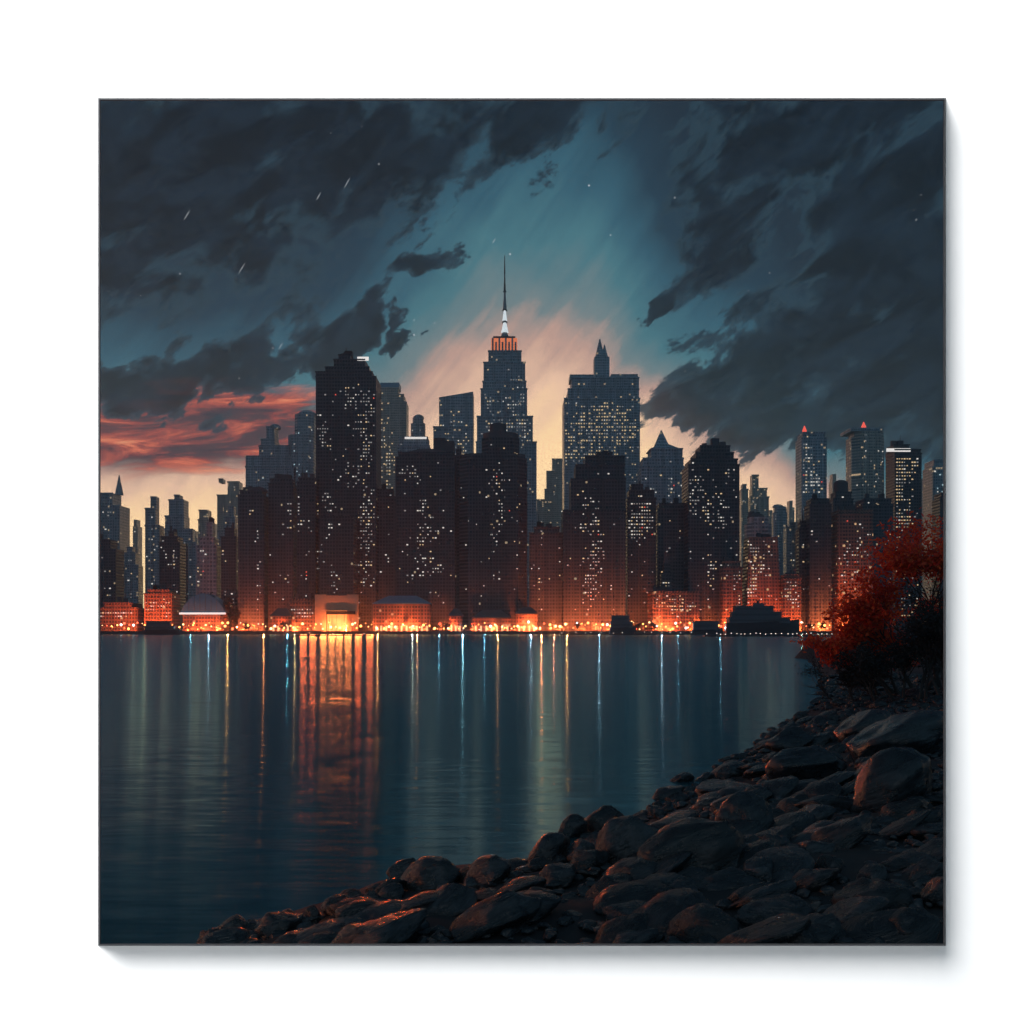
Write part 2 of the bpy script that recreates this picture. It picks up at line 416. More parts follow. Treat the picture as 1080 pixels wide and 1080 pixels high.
    # lit rooms
    if wins:
        pitch = 2.7*Yk; vp = 3.6*Yk
        cells = []
        for (fa, fb, fy, fd, fz0, fz1) in faces:
            lo = max(fz0+1.0, 3+14*Yk)
            nx = int((fb-fa-1.5*Yk)/pitch); nz = int((fz1-2*Yk-lo)/vp)
            for i in range(max(nx, 0)):
                for j in range(max(nz, 0)):
                    xx = fa+.75*Yk+(i+.5)*pitch; zz_ = lo+(j+.5)*vp
                    cells.append((xx, zz_, (fa, fb, fy, fd)))
        if cells:
            zmin = min(c[1] for c in cells); zmax = max(c[1] for c in cells)
            xa = min(c[0] for c in cells); xb = max(c[0] for c in cells)
            bl = []
            for k in range(7 if not blobs else 0):
                bl.append((rnd.uniform(xa, xb), rnd.uniform(zmin+.2*(zmax-zmin), zmax), (xb-xa)*rnd.uniform(.05,.16), (zmax-zmin)*rnd.uniform(.04,.14)))
            for (bx, by, sx, sy) in (blobs or []):
                bl.append((X(bx, Y), Z(by, Y), sx*Yk, sy*Yk))
            def wgt(c):
                w = .035
                for (bx, bz, sx, sz) in bl:
                    w += math.exp(-((c[0]-bx)/(sx+.1))**2 - ((c[1]-bz)/(sz+.1))**2)
                if style == 'low': w *= .25 + 1.6*(1-(c[1]-zmin)/(zmax-zmin+1e-6))  # denser lit rooms low down stand in for the warm glow there
                return w
            order = sorted(cells, key=lambda c: math.log(rnd.random()+1e-12)/wgt(c), reverse=True)
            order = order[:int(wins*.95)]
            rest = {'win_warm': MB(), 'win_dim': MB()}
            for n_, (xx, zz_, (fa, fb, fy, fd)) in enumerate(order):
                if shape == 'round':
                    q_ = (xx-(fa+fb)/2)/((fb-fa)/2); yy = fy+fd/2-fd/2*math.sqrt(max(0, 1-q_*q_))
                elif shape == 'oct':
                    c_ = min(fb-fa, fd)*.21; yy = fy + max(0, c_-(xx-fa), c_-(fb-xx))
                else: yy = fy-.55*Yk
                r_ = rnd.random()
                if style == 'cool': mt = 'win_cool' if r_ < .55 else ('win_white' if r_ < .8 else 'win_dim')
                elif style in ('warm', 'low'): mt = 'win_warm' if r_ < .6 else ('win_white' if r_ < .78 else 'win_dim')
                else: mt = 'win_white' if r_ < .36 else ('win_warm' if r_ < .52 else ('win_red' if r_ < .54 else 'win_dim'))
                s_ = 2 if r_*7 % 1 < .3 else 1
                w_ = round((1.05 if s_ == 1 else 1.7)*Yk, 2); h_ = round((1.0 if s_ == 1 else 1.15)*Yk, 2)
                xx += rnd.uniform(-.25, .25)*Yk*(shape == 'box')
                if n_ < 95:
                    o = bpy.data.objects.new('lit_window', win_mesh(mt, w_, h_))
                    o.location = (xx-ox, yy-oy, zz_-oz); link(o, root)
                else:
                    k = 'win_warm' if mt in ('win_warm',) else 'win_dim'
                    rest[k].box(xx-w_/2-ox, xx+w_/2-ox, yy-.5-oy, yy+.3-oy, zz_-h_/2-oz, zz_+h_/2-oz)
            for k, b_ in rest.items():
                if b_.v:
                    o = b_.build('lit_windows', M[k], root); o['kind'] = 'stuff'
    return root

T = tower
FR, MI, BA, VF = 1185., 1420., 2050., 3000.
# --- far left
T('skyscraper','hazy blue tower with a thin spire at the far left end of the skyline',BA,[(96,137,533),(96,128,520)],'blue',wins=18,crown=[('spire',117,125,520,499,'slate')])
T('skyscraper','low dark slab in front of the spired tower at the left end',MI,[(98,131,579),(98,124,569)],'dark',wins=10)
T('skyscraper','stepped hazy block between the spired tower and the thin twin-topped tower',BA,[(131,151,596),(131,147,583),(134,143,577)],'slate',wins=8)
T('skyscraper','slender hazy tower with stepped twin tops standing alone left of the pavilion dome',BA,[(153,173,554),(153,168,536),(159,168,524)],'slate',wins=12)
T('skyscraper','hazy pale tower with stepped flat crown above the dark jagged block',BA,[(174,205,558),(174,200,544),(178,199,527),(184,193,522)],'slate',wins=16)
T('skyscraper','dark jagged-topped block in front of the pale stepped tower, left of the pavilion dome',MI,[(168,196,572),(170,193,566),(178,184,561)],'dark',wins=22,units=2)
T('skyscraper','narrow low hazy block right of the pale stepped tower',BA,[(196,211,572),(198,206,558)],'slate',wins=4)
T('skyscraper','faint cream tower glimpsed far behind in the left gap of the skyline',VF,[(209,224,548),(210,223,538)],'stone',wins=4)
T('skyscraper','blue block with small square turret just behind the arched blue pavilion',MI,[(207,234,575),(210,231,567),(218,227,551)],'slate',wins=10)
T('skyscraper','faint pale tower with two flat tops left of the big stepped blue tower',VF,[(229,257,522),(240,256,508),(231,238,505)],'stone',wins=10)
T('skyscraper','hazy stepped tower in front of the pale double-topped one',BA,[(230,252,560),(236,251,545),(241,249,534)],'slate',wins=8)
T('skyscraper','small dark block squeezed left of the two broad dark slabs',MI,[(233,253,566),(237,250,557)],'dark',wins=8)
T('skyscraper','broad dark slab with low domed roof, leftmost of three slabs beside the tallest dark tower',FR+10,[(251,284,522),(253,281,517)],'dark',wins=16,crown=[('dome',258,280,517,512,'roof')])
T('skyscraper','dark slab with rounded roof house, middle one of three left of tallest dark tower',FR+25,[(283,314,510),(285,312,505)],'dark',wins=20,crown=[('drum',290,306,505,500,'roof')])
T('skyscraper','narrow dark slab pressed against the left side of the tallest dark tower',FR+18,[(313,336,508),(315,335,504)],'black',wins=22)
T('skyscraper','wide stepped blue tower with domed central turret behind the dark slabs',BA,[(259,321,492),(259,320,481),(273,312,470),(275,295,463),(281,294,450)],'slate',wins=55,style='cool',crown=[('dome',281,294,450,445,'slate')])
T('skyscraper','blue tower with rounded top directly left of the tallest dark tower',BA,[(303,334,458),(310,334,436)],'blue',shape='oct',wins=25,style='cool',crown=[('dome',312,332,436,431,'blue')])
# --- centre
T('skyscraper','tallest dark tower, front left of centre, with stepped roof and clusters of lit windows',FR+30,[(333,402,397),(333,398,392),(343,394,387),(352,389,379),(357,373,374)],'black',wins=300,units=5,
  blobs=[(372,418,12,10),(390,425,7,16),(381,455,8,14),(388,480,6,18),(343,455,6,12),(372,500,10,9),(345,530,9,9),(388,540,6,26),(381,595,8,5),(386,612,8,5),(340,600,5,20),(357,395,14,3),(385,560,5,30)],
  crown=[('strip',377,389,380,376.5,'pale_strip'),('block',361,369,374,371,'roof')])
T('building','plain purple-black block in front of the tallest dark tower, above the glowing gateway',FR,[(337,377,548),(338,376,545)],'black',wins=26,units=1)
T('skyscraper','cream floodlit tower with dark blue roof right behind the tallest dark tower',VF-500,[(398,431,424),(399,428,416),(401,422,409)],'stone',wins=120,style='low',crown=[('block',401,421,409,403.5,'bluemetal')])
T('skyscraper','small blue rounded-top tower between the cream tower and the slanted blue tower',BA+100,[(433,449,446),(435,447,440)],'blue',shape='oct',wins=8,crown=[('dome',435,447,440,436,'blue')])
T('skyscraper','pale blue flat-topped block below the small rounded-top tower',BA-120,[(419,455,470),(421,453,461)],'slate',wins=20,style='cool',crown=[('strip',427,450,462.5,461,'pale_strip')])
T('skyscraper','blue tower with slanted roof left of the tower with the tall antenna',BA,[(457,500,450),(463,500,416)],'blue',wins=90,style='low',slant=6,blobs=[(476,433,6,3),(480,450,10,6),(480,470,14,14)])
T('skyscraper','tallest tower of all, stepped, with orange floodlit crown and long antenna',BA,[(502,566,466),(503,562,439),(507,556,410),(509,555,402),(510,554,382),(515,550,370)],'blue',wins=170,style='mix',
  blobs=[(545,402,8,3),(548,411,7,4),(547,425,8,8),(515,425,5,8),(548,450,10,12),(530,450,14,12)],
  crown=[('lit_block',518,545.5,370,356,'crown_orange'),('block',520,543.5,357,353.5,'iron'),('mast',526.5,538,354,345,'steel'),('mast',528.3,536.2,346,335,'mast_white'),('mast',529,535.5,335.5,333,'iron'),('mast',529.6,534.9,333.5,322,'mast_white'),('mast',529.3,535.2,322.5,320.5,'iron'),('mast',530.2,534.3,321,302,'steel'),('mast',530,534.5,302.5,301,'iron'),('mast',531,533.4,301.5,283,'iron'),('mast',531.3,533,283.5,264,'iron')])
T('skyscraper','dark tower with low curved roof and rooftop blocks, left of the domed central dark tower',FR+25,[(417,482,482),(420,480,477)],'black',shape='box',wins=110,units=2,
  blobs=[(447,540,4,18),(452,560,5,20),(445,580,6,14),(435,500,10,10),(462,600,5,5),(440,605,14,6)],
  crown=[('dome',424,478,477,470,'roof'),('block',457,478,474,463,'roof'),('drum',456,469,465,459,'roof')])
T('skyscraper','dark central tower with round drum and turret on its roof, below the antenna tower',FR+8,[(484,556,482),(487,554,478),(508,548,461)],'black',shape='oct',wins=80,
  blobs=[(525,515,8,6),(527,535,4,24),(522,560,5,20),(510,497,3,3),(528,500,6,6),(524,608,5,5)],
  crown=[('drum',509,547,462,455,'roof'),('drum',516,534,456,445,'roof'),('dome',518,532,445,443,'roof')])
T('building','small dark turret block between the two broad dark central towers',FR+40,[(479,489,480),(481,487,474)],'dark',wins=0)
T('building','narrow dark block between the tallest dark tower and the curved-roof tower',FR+45,[(397,419,524),(399,416,516)],'dark',wins=10,units=2)
T('skyscraper','faint grey stepped tower in the bright gap right of the antenna tower',VF,[(574,601,516),(576,600,497),(582,593,484)],'stone',wins=14)
T('skyscraper','low faint tower at the foot of the bright gap right of the antenna tower',VF,[(563,578,540),(566,575,527)],'stone',wins=4)
T('building','low dark block below the bright gap right of the antenna tower',FR+30,[(558,593,562),(563,590,556)],'dark',wins=18,units=3)
T('skyscraper','broad glittering tower with two shoulders and a sharp central spire, right of centre',BA,[(593,675,420),(597,674,410),(601,674,398)],'slate',wins=420,style='low',
  blobs=[(614,404,7,4),(638,427,6,5),(653,424,4,6),(668,410,4,4),(627,432,6,4),(650,437,8,4),(610,430,8,8),(633,450,30,14),(600,470,8,14),(625,480,20,10),(660,450,10,8)],
  crown=[('block',601.5,627,398,393,'slate'),('block',645,673.5,398,393,'slate'),('block',628,644,400,373,'slate'),('spire',628.5,640,374,352,'slate'),('spire',635,643.5,374,358,'slate')])
T('skyscraper','dark broad tower with stepped left side in front of the twin-shouldered glittering tower',FR+12,[(592,660,538),(600,660,505),(605,659,490),(615,659,481),(627,646,477)],'black',wins=120,units=2,
  blobs=[(622,535,6,10),(630,545,4,8),(625,600,7,18),(630,570,5,16),(616,555,5,5),(622,625,8,10),(605,505,3,3)])
T('skyscraper','small dark round-shouldered block with rows of white windows beside the stepped dark tower',FR+35,[(659,692,525),(661,690,517),(664,678,511)],'black',wins=95,style='mix',blobs=[(678,535,8,9),(668,552,8,9),(684,550,5,12),(672,565,6,5)])
T('skyscraper','blue-grey tower with pointed lantern roof behind, between the glittering tower and the dark right tower',MI+250,[(672,722,492),(674,721,483),(683,720,473)],'slate',wins=60,style='mix',crown=[('pyramid',685,719,473,464,'slate'),('pyramid',692,707,468,451,'slate')])
T('building','plain dark block below the pointed-lantern tower',FR+45,[(690,724,536),(692,722,531)],'dark',wins=8)
T('skyscraper','dark chamfered tower with two chimneys on its roof, right of the low glowing hall',FR+15,[(719,780,490),(722,778,484),(728,774,477),(733,770,470)],'black',wins=150,units=2,
  blobs=[(745,540,4,10),(760,530,4,8),(762,550,6,8),(770,500,4,4),(750,600,4,14),(768,595,8,6),(735,520,6,20)],
  crown=[('drum',743,748.5,470,465,'roof'),('block',753,761,470,460,'roof')])
# --- right
T('skyscraper','thin faint pale tower right behind the chamfered dark tower',VF,[(779,789,516),(781,787,511)],'stone',wins=4)
T('skyscraper','faint pale stepped tower in the right gap of the skyline',VF,[(788,811,524),(790,809,515),(791,800,501)],'stone',wins=14)
T('skyscraper','dark blue rounded block below the faint pale stepped tower',MI,[(784,815,552),(787,812,545)],'slate',shape='oct',wins=14,crown=[('dome',790,809,545,540,'roof')])
T('skyscraper','small grey-blue tower with rounded top left of the tower with the small beacon',BA,[(813,831,540),(815,830,534)],'slate',shape='oct',wins=8,crown=[('dome',816,828,534,531,'slate')])
T('skyscraper','low hazy block at the foot of the tower with the small beacon',BA-200,[(826,842,556),(830,840,551)],'slate',wins=6)
T('skyscraper','tall grey tower with small red beacon on its flat roof at the right',BA-250,[(839,872,462),(841,870,456)],'slate',wins=70,blobs=[(851,470,4,8),(850,490,5,14),(855,510,10,10)],crown=[('beacon',849,854,456,447,'win_red')])
T('building','narrow dark block at the foot of the small-beacon tower',FR+20,[(839,852,558),(841,850,550)],'black',wins=4)
T('building','dark windowless block beside the orange-lit slab at the right',FR+5,[(848,877,532),(850,875,526)],'black',wins=6,units=2)
T('skyscraper','dark block with rounded rooftop tank behind the orange-lit slab',MI-100,[(873,900,526),(876,898,519)],'dark',wins=10,crown=[('drum',882,897,519,509,'roof'),('dome',882,897,509,505,'roof')])
T('skyscraper','pale grey tower with chamfered top and bright red beacon at the right',BA,[(890,935,460),(893,934,454)],'stone',shape='oct',wins=40,crown=[('block',897,932,454,451,'slate'),('beacon',913,919,452,442,'win_red')])
T('building','front slab washed by orange light from below, left of the red trees',FR,[(873,921,542),(874,920,538)],'warm',wins=40,blobs=[(906,562,4,6),(900,580,10,10),(885,590,20,20)])
T('building','dark-topped block behind the orange-lit slab, above the red trees',MI-150,[(900,942,532),(902,940,526)],'dark',wins=16,units=4)
T('skyscraper','dark tower full of amber windows under a white roof line near the right edge',MI,[(934,972,478),(934,971,474),(935,959,469)],'black',wins=180,style='warm',blobs=[(945,485,7,8),(946,500,6,12),(944,520,6,6),(948,550,7,5),(952,480,12,5)],crown=[('strip',934.5,960,476,473,'pale_strip')])
T('skyscraper','blue tower cut by the right edge of the picture',BA,[(973,1012,492),(975,1010,485)],'blue',wins=40,style='cool')
T('skyscraper','low dark block in front of the blue tower at the right edge',MI,[(983,1012,526),(985,1010,520)],'dark',wins=14)
T('building','tapering front block glowing red at its foot, behind the large ferry',FR+10,[(780,825,566)],'warm',wins=70,taper=.80)
T('building','short reddish block right of the tapering block behind the large ferry',FR,[(822,845,610),(823,843,606)],'warm',wins=26)
T('building','short dark block left of the tapering block behind the large ferry',FR+2,[(758,783,598),(760,781,592)],'warm',wins=20)
T('building','low glowing hall with flat overhanging roof below the lit pyramid roof',FR-10,[(683,738,624)],'warm',wins=40,style='warm',crown=[('block',681,700,623,620.5,'roof')])
T('building','small stepped pyramid roof tower with lit rows behind the low glowing hall',FR+20,[(693,713,620),(696,710,606),(699,707,594)],'black',wins=30,crown=[('pyramid',700,706,594,582,'roof')])
T('building','low dark row of houses along the foot of the leftmost hazy towers',FR+30,[(96,160,641),(110,150,636)],'warm',wins=26,units=3)
T('building','reddish low block left of the pavilion dome',FR+20,[(152,190,626),(156,186,622)],'warm',wins=20,units=2)
T('building','low block with stepped roof between the pavilion and the dark slabs',FR+40,[(236,254,628),(240,252,622)],'dark',wins=8)
T('building','red-lit low block at the foot of the tallest dark tower, left of the glowing gateway',FR-6,[(306,336,636),(308,334,632)],'warm',wins=22,units=2)

for x0, x1, yt in ((140,150,548),(164,176,556),(203,212,560),(222,231,552),(586,594,522),(808,817,538),(829,838,528),(874,884,500),(966,976,505),(598,606,534)):
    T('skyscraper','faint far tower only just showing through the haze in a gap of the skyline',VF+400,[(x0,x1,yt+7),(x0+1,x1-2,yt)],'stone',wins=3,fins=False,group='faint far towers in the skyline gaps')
# the rest of the city, running on far beyond both edges of the picture
fr_ = random.Random(21); fb = MB()
for k in range(90):
    px = fr_.uniform(-560, 84) if k % 2 else fr_.uniform(1022, 1640)
    Y = fr_.choice([1230, 1420, 1800, 2300, 2900]); w_ = fr_.uniform(14, 34)*Y/1160; d_ = fr_.uniform(14, 30)*Y/1160
    top = fr_.uniform(500, 600) if Y < 1500 else fr_.uniform(470, 570)
    fb.box(X(px, Y)-w_/2, X(px, Y)+w_/2, Y, Y+d_, 2.5, Z(top, Y))
    if fr_.random() < .7: fb.box(X(px, Y)-w_/4, X(px, Y)+w_/4, Y+d_*.2, Y+d_*.8, Z(top, Y)-1, Z(top-fr_.uniform(4, 16), Y))
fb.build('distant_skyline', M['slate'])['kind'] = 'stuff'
# --- low waterfront buildings
def pavilion():
    Y = FR-12; r = empty('pavilion', (X(213, Y), Y+14, 3)); tag(r, 'low waterfront pavilion with arched blue glass roof at the left', 'pavilion')
    ox, oy, oz = r.location
    a, b = X(190, Y)-ox, X(237, Y)-ox
    MB().box(a+2, b-2, -12, 12, -.4, Z(646, Y)-oz).build('wall', M['warm'], r)
    m = MB(); rings = []
    for j in range(9):
        yy = -13+26*j/8
        rings.append([(a+(b-a)*k/16, yy, Z(646, Y)-oz+.05+(Z(626, Y)-Z(646, Y))*math.sin(math.pi*k/16)**.7) for k in range(17)])
    m.loft(rings); m.build('arched_roof', M['bluemetal'], r, smooth=False)
    m = MB()
    for k in range(1, 16, 2):
        x = a+(b-a)*k/16; m.box(x-.25, x+.25, -13.4, -13.1, Z(646,Y)-oz+.2, Z(646, Y)-oz+(Z(626, Y)-Z(646, Y))*math.sin(math.pi*k/16)**.7-.2)
    m.build('roof_rib', M['steel'], r)
    MB().box(a-1, b+1, -14.4, -13.5, Z(648, Y)-oz, Z(646, Y)-oz).build('lit_eave', M['pale_strip'], r)
pavilion()
def gateway():
    Y = FR-14; r = empty('gateway', (X(354, Y), Y+4, 3)); tag(r, 'bright orange-lit waterfront gateway with dark canopy at the foot of the tallest dark tower', 'gateway')
    ox, oy, oz = r.location
    x = lambda p: X(p, Y)-ox; z = lambda p: Z(p, Y)-oz
    cream = plain('cream_render', (.42,.33,.24), .7)
    MB().box(x(332), x(344), -4, 4, -.4, z(627)).build('pier', cream, r)
    MB().box(x(366), x(377), -4, 4, -.4, z(627)).build('pier', cream, r)
    MB().box(x(344)+.01, x(366)-.01, -3.6, 4, z(644), z(628)).build('lintel', cream, r)
    MB().box(x(344)+.1, x(366)-.1, 2, 3.6, -.4, z(644)-.05).build('lit_doors', glow('lit_lobby', (1,.28,.06), 1.1, True), r)
    MB().box(x(345), x(375), -9, -4.02, z(648), z(644.5)).build('canopy', M['iron'], r)
    for p in (348, 356, 364, 372): MB().tube([(x(p), -8.5, -.4), (x(p), -8.5, z(648)+.2)], [.4,.35]).build('column', cream, r)
gateway()
def hall(name, label, x0, x1, yw, yr, Y, wm, rm, kind='hip', dep=22):
    r = empty(name, (X((x0+x1)/2, Y), Y+dep/2, 3)); tag(r, label, 'hall')
    ox, oy, oz = r.location; a, b = X(x0, Y)-ox, X(x1, Y)-ox
    zw, zr = Z(yw, Y)-oz, Z(yr, Y)-oz
    w = MB().box(a, b, -dep/2, dep/2, -.4, zw)
    n = max(3, int((b-a)/5))
    for k in range(n+1):
        xx = a+(b-a)*k/n; w.box(xx-.5, xx+.5, -dep/2-.5, -dep/2+.2, -.35, zw-.4)
    w.build('wall', wm, r)
    e = 1.5; base = [(a-e,-dep/2-e,zw+.05),(b+e,-dep/2-e,zw+.05),(b+e,dep/2+e,zw+.05),(a-e,dep/2+e,zw+.05)]
    tp = [(a+(b-a)*.25,-1,zr),(b-(b-a)*.25,-1,zr),(b-(b-a)*.25,1,zr),(a+(b-a)*.25,1,zr)]
    MB().loft([base, [(p[0],p[1],p[2]+.6) for p in base], tp]).build('roof', rm, r)
    for k in range(n):
        xx = a+(b-a)*(k+.5)/n
        MB().box(xx-1.0, xx+1.0, -dep/2-.25, -dep/2+.1, .3, min(zw*.55, 6)).build('lit_window', M['win_warm'], r)
hall('terminal', 'long orange-lit terminal hall with low blue hipped roof right of the gateway', 394, 453, 637, 628, FR-12, M['warm'], M['bluemetal'])
hall('kiosk', 'low kiosk with a dark sagging roof at the foot of the central dark tower', 499, 538, 652, 643, FR-16, M['warm'], M['roof'])
hall('kiosk', 'small dark-roofed kiosk right of the central dark tower', 545, 566, 648, 640, FR-16, M['warm'], M['roof'])
hall('shed', 'tiny dark shed at the foot of the curved-roof tower', 474, 487, 650, 642, FR-15, M['warm'], M['roof'])
hall('shed', 'low dark shed beside the reddish block, left of the gateway', 286, 306, 650, 641, FR-14, M['warm'], M['roof'])

# ------------------------------------------------------------------ STREET LAMPS
rnd = random.Random(3)
lampme = {}
sph = bmesh.new(); bmesh.ops.create_icosphere(sph, subdivisions=1, radius=1.0)
LM = {}
for k in ('lamp_amber','lamp_gold','lamp_white','lamp_red'):
    me = bpy.data.meshes.new('lamp_head'); sph.to_mesh(me); me.materials.append(M[k]); LM[k] = me
pb = MB().tube([(0,0,-.3),(0,0,7.5)], [.22,.14], 6)
pme = bpy.data.meshes.new('post'); pme.from_pydata(pb.v, [], pb.f); pme.materials.append(M['iron'])
LG = {'lamp_amber': ('amber street lamp glowing on the crowded waterfront promenade','amber lamps along the waterfront'),
      'lamp_gold': ('golden street lamp glowing brightly on the crowded waterfront promenade','golden lamps along the waterfront'),
      'lamp_white': ('small white lamp standing on the waterfront quay','white lamps along the waterfront'),
      'lamp_red': ('small red lamp on the waterfront promenade','red lamps along the waterfront')}
def street_lamp(px, Y, h, s, k, zbase=3.0):
    r = empty('street_lamp', (X(px, Y), Y, zbase)); tag(r, LG[k][0], 'street lamp', LG[k][1])
    p = bpy.data.objects.new('post', pme); p.scale = (1, 1, (h+.1)/7.5); link(p, r)
    g = bpy.data.objects.new('lamp_head', LM[k]); g.location = (0,0,h+s*.8); g.scale = (s,)*3; link(g, r)
    return r
for i in range(215):
    px = 107 + (878-107)*(i+rnd.random())/215
    k = rnd.choices(['lamp_amber','lamp_gold','lamp_white','lamp_red'], [.5,.28,.10,.12])[0]
    Y = rnd.uniform(QY+4, QY+18)
    street_lamp(px, Y, rnd.uniform(1.5, 9), rnd.choice([.5,.7,1.,1.4]), k)

def plight(px, Y, z, power, col, rad=1.2):
    l = bpy.data.lights.new('lamp_light', 'POINT'); l.energy = power; l.color = col; l.shadow_soft_size = rad
    o = bpy.data.objects.new('lamp_light', l); o.location = (X(px, Y), Y, z); link(o); return o
def flood(px, Y, z, power, col, up=28, cone=125, rad=.7):     # shielded floodlight turned to the facades
    l = bpy.data.lights.new('flood_light', 'SPOT'); l.energy = power; l.color = col; l.shadow_soft_size = rad
    l.spot_size = R(cone); l.spot_blend = .8
    o = bpy.data.objects.new('flood_light', l); o.location = (X(px, Y), Y, z); o.rotation_euler = (R(90+up), 0, 0); link(o); return o
OR = (1,.13,.03); AM = (1,.17,.036)
for i, px in enumerate(range(110, 892, 23)):
    j = rnd.uniform(-7, 7)
    flood(px+j, QY+8, 3+rnd.uniform(2, 6), rnd.uniform(.5, 1.6)*60e3, OR if i % 3 else AM, up=rnd.uniform(0, 8), cone=80)
    flood(px-j, FR-10, 4, rnd.uniform(.4, 1.7)*85e3, OR if i % 4 else AM, up=rnd.uniform(20, 50))
for i, px in enumerate(range(106, 892, 17)):            # low wide floods on the promenade
    flood(px, QY+5, 5, rnd.uniform(.4, 1.6)*24e3, OR if i % 2 else AM, up=4, cone=150)
for px, p in ((350,45e3),(424,90e3),(560,120e3),(590,130e3),(636,160e3),(700,130e3),(905,260e3),(885,160e3)):
    flood(px, QY+6, 8, p, AM)
for px in range(118, 960, 44):     # streets between the front row and the next
    flood(px+rnd.uniform(-12,12), FR+70, 12, 30e3, OR, up=10)
# quay-edge lamps for the streaks down the water; cyan ones are added
for px, c, p in ((155,(.28,.78,.95),22),(178,(.4,.8,1),10),(201,(.3,.75,.9),10),(220,(.8,.9,1),20),(240,(1,.28,.07),30),(278,(1,.19,.05),34),(303,(.28,.78,.95),18),(311,(1,.35,.12),18),
                 (398,(1,.2,.05),46),(435,(1,.7,.5),26),(440,(1,.25,.08),14),(463,(.4,.8,1),10),(488,(.7,.95,1),46),(511,(.4,.8,1),12),(525,(1,.27,.08),18),(560,(.9,.9,1),18),
                 (571,(1,.17,.05),40),(584,(1,.15,.06),18),(598,(1,.26,.06),36),(632,(.8,.9,1),26),(655,(.35,.8,.95),14),(664,(1,.26,.07),28),(698,(.85,.8,.85),34),
                 (715,(.4,.8,1),10),(742,(1,.12,.06),20),(760,(.5,.85,1),14),(775,(1,.22,.10),24),(802,(.5,.9,.9),12),(822,(.6,.95,.85),12),(846,(.9,.9,.6),14)):
    o_ = flood(px, QY-6, 7., p*1e3*(2.3 if c[2] < .3 else .6), c, 0, 130, .5); o_.rotation_euler = (R(80), 0, R(180))
for px in (320, 330, 341, 350, 358, 367, 378, 390):        # wide spots added for the orange reflection in front of the gateway
    o_ = flood(px, QY-8, 9., 150e3, (1,.13,.025) if 330 < px < 372 else (1,.09,.018), 0, 130, 3.8); o_.rotation_euler = (R(82), 0, R(180))

# ------------------------------------------------------------------ BOATS, PIER
hullm = plain('dark_hull_paint', (.03,.035,.045), .45); cabm = plain('grey_boat_paint', (.09,.10,.12), .5)
def boat(name, label, x0, x1, ytop, Y, decks, windows=True, funnel=True):
    L = X(x1, Y)-X(x0, Y); r = empty(name, ((X(x0, Y)+X(x1, Y))/2, Y, 0)); tag(r, label, 'boat')
    ht = Z(ytop, Y); hh_ = ht*.34; wd = max(5, L*.22)
    sec = []
    for k in range(9):
        u = k/8; x = -L/2+L*u
        wv = wd/2*min(1, 1.6*(1-u)**.5 + .0) if u > .6 else wd/2*min(1., .7+u)
        wv = max(wv, .15); sh = hh_*(1+.35*u*u)
        sec.append([(x,-wv,sh),(x,-wv*.7,-.6),(x,wv*.7,-.6),(x,wv,sh)])
    MB().loft(sec).build('hull', hullm, r)
    zz = hh_
    dh = (ht*(.86 if funnel else 1.0)-hh_)/decks
    for k in range(decks):
        a = -L/2*(.93-.08*k); b = L/2*(.70-.22*k)
        d = MB().box(a, b, -wd*.42+k*.4, wd*.42-k*.4, zz-.05, zz+dh*.8)
        d.box(a-.6, b+.8, -wd*.46+k*.4, wd*.46-k*.4, zz+dh*.8+.01, zz+dh)
        d.build('cabin_deck', cabm, r)
        if windows:
            n = int((b-a)/3.0)
            s_ = MB().box(a+.8, b-.8, -wd*.42+k*.4-.06, -wd*.42+k*.4+.05, zz+dh*.3, zz+dh*.62); s_.build('window_band', M['roof'], r)
        zz += dh
    if funnel:
        MB().box(-L*.12, L*.02, -wd*.2, wd*.2, zz-.05, zz+(ht-zz)*.55).build('wheelhouse', cabm, r)
        MB().tube([(-L*.06,0,zz+.2),(-L*.06,0,ht+.5)], [1.6,1.4], 10).build('funnel', hullm, r)
    return r
boat('ferry', 'large dark multi-deck ferry moored at the right side of the waterfront', 765, 843, 634, 1128, 3)
boat('ferry', 'small low ferry moored left of the large dark ferry', 730, 762, 655, 1125, 1, funnel=False)
boat('boat', 'small dark boat lying off the glowing promenade left of the low glowing hall', 643, 671, 649, 1132, 2, funnel=False)
boat('boat', 'dark rounded boat moored below the pavilion at the left', 152, 190, 655, 1130, 2, funnel=False)
def pontoon(x0, x1, Y, label, lamps):
    r = empty('pontoon', ((X(x0,Y)+X(x1,Y))/2, Y, 0)); tag(r, label, 'pontoon')
    L = (X(x1,Y)-X(x0,Y))/2
    MB().box(-L, L, -5, 5, -.5, 1.0).build('deck', M['iron'], r)
    for k in range(int(L/7)):
        MB().tube([(-L+4+k*14, -5.4, -1), (-L+4+k*14, -5.4, 2.6)], [.35,.35]).build('mooring_post', M['iron'], r)
    for k in range(lamps): street_lamp(x0+(x1-x0)*(k+rnd.uniform(.2,.8))/lamps, Y-3.5, rnd.uniform(.6,1.6), .28, 'lamp_white', 1.0)
pontoon(312, 392, 960, 'low dark pontoon floating in front of the glowing gateway', 3)
pontoon(742, 880, 900, 'long dark pontoon with strings of small white lights below the ferries', 26)
pontoon(590, 735, 1085, 'thin dark pontoon in front of the low glowing hall', 14)

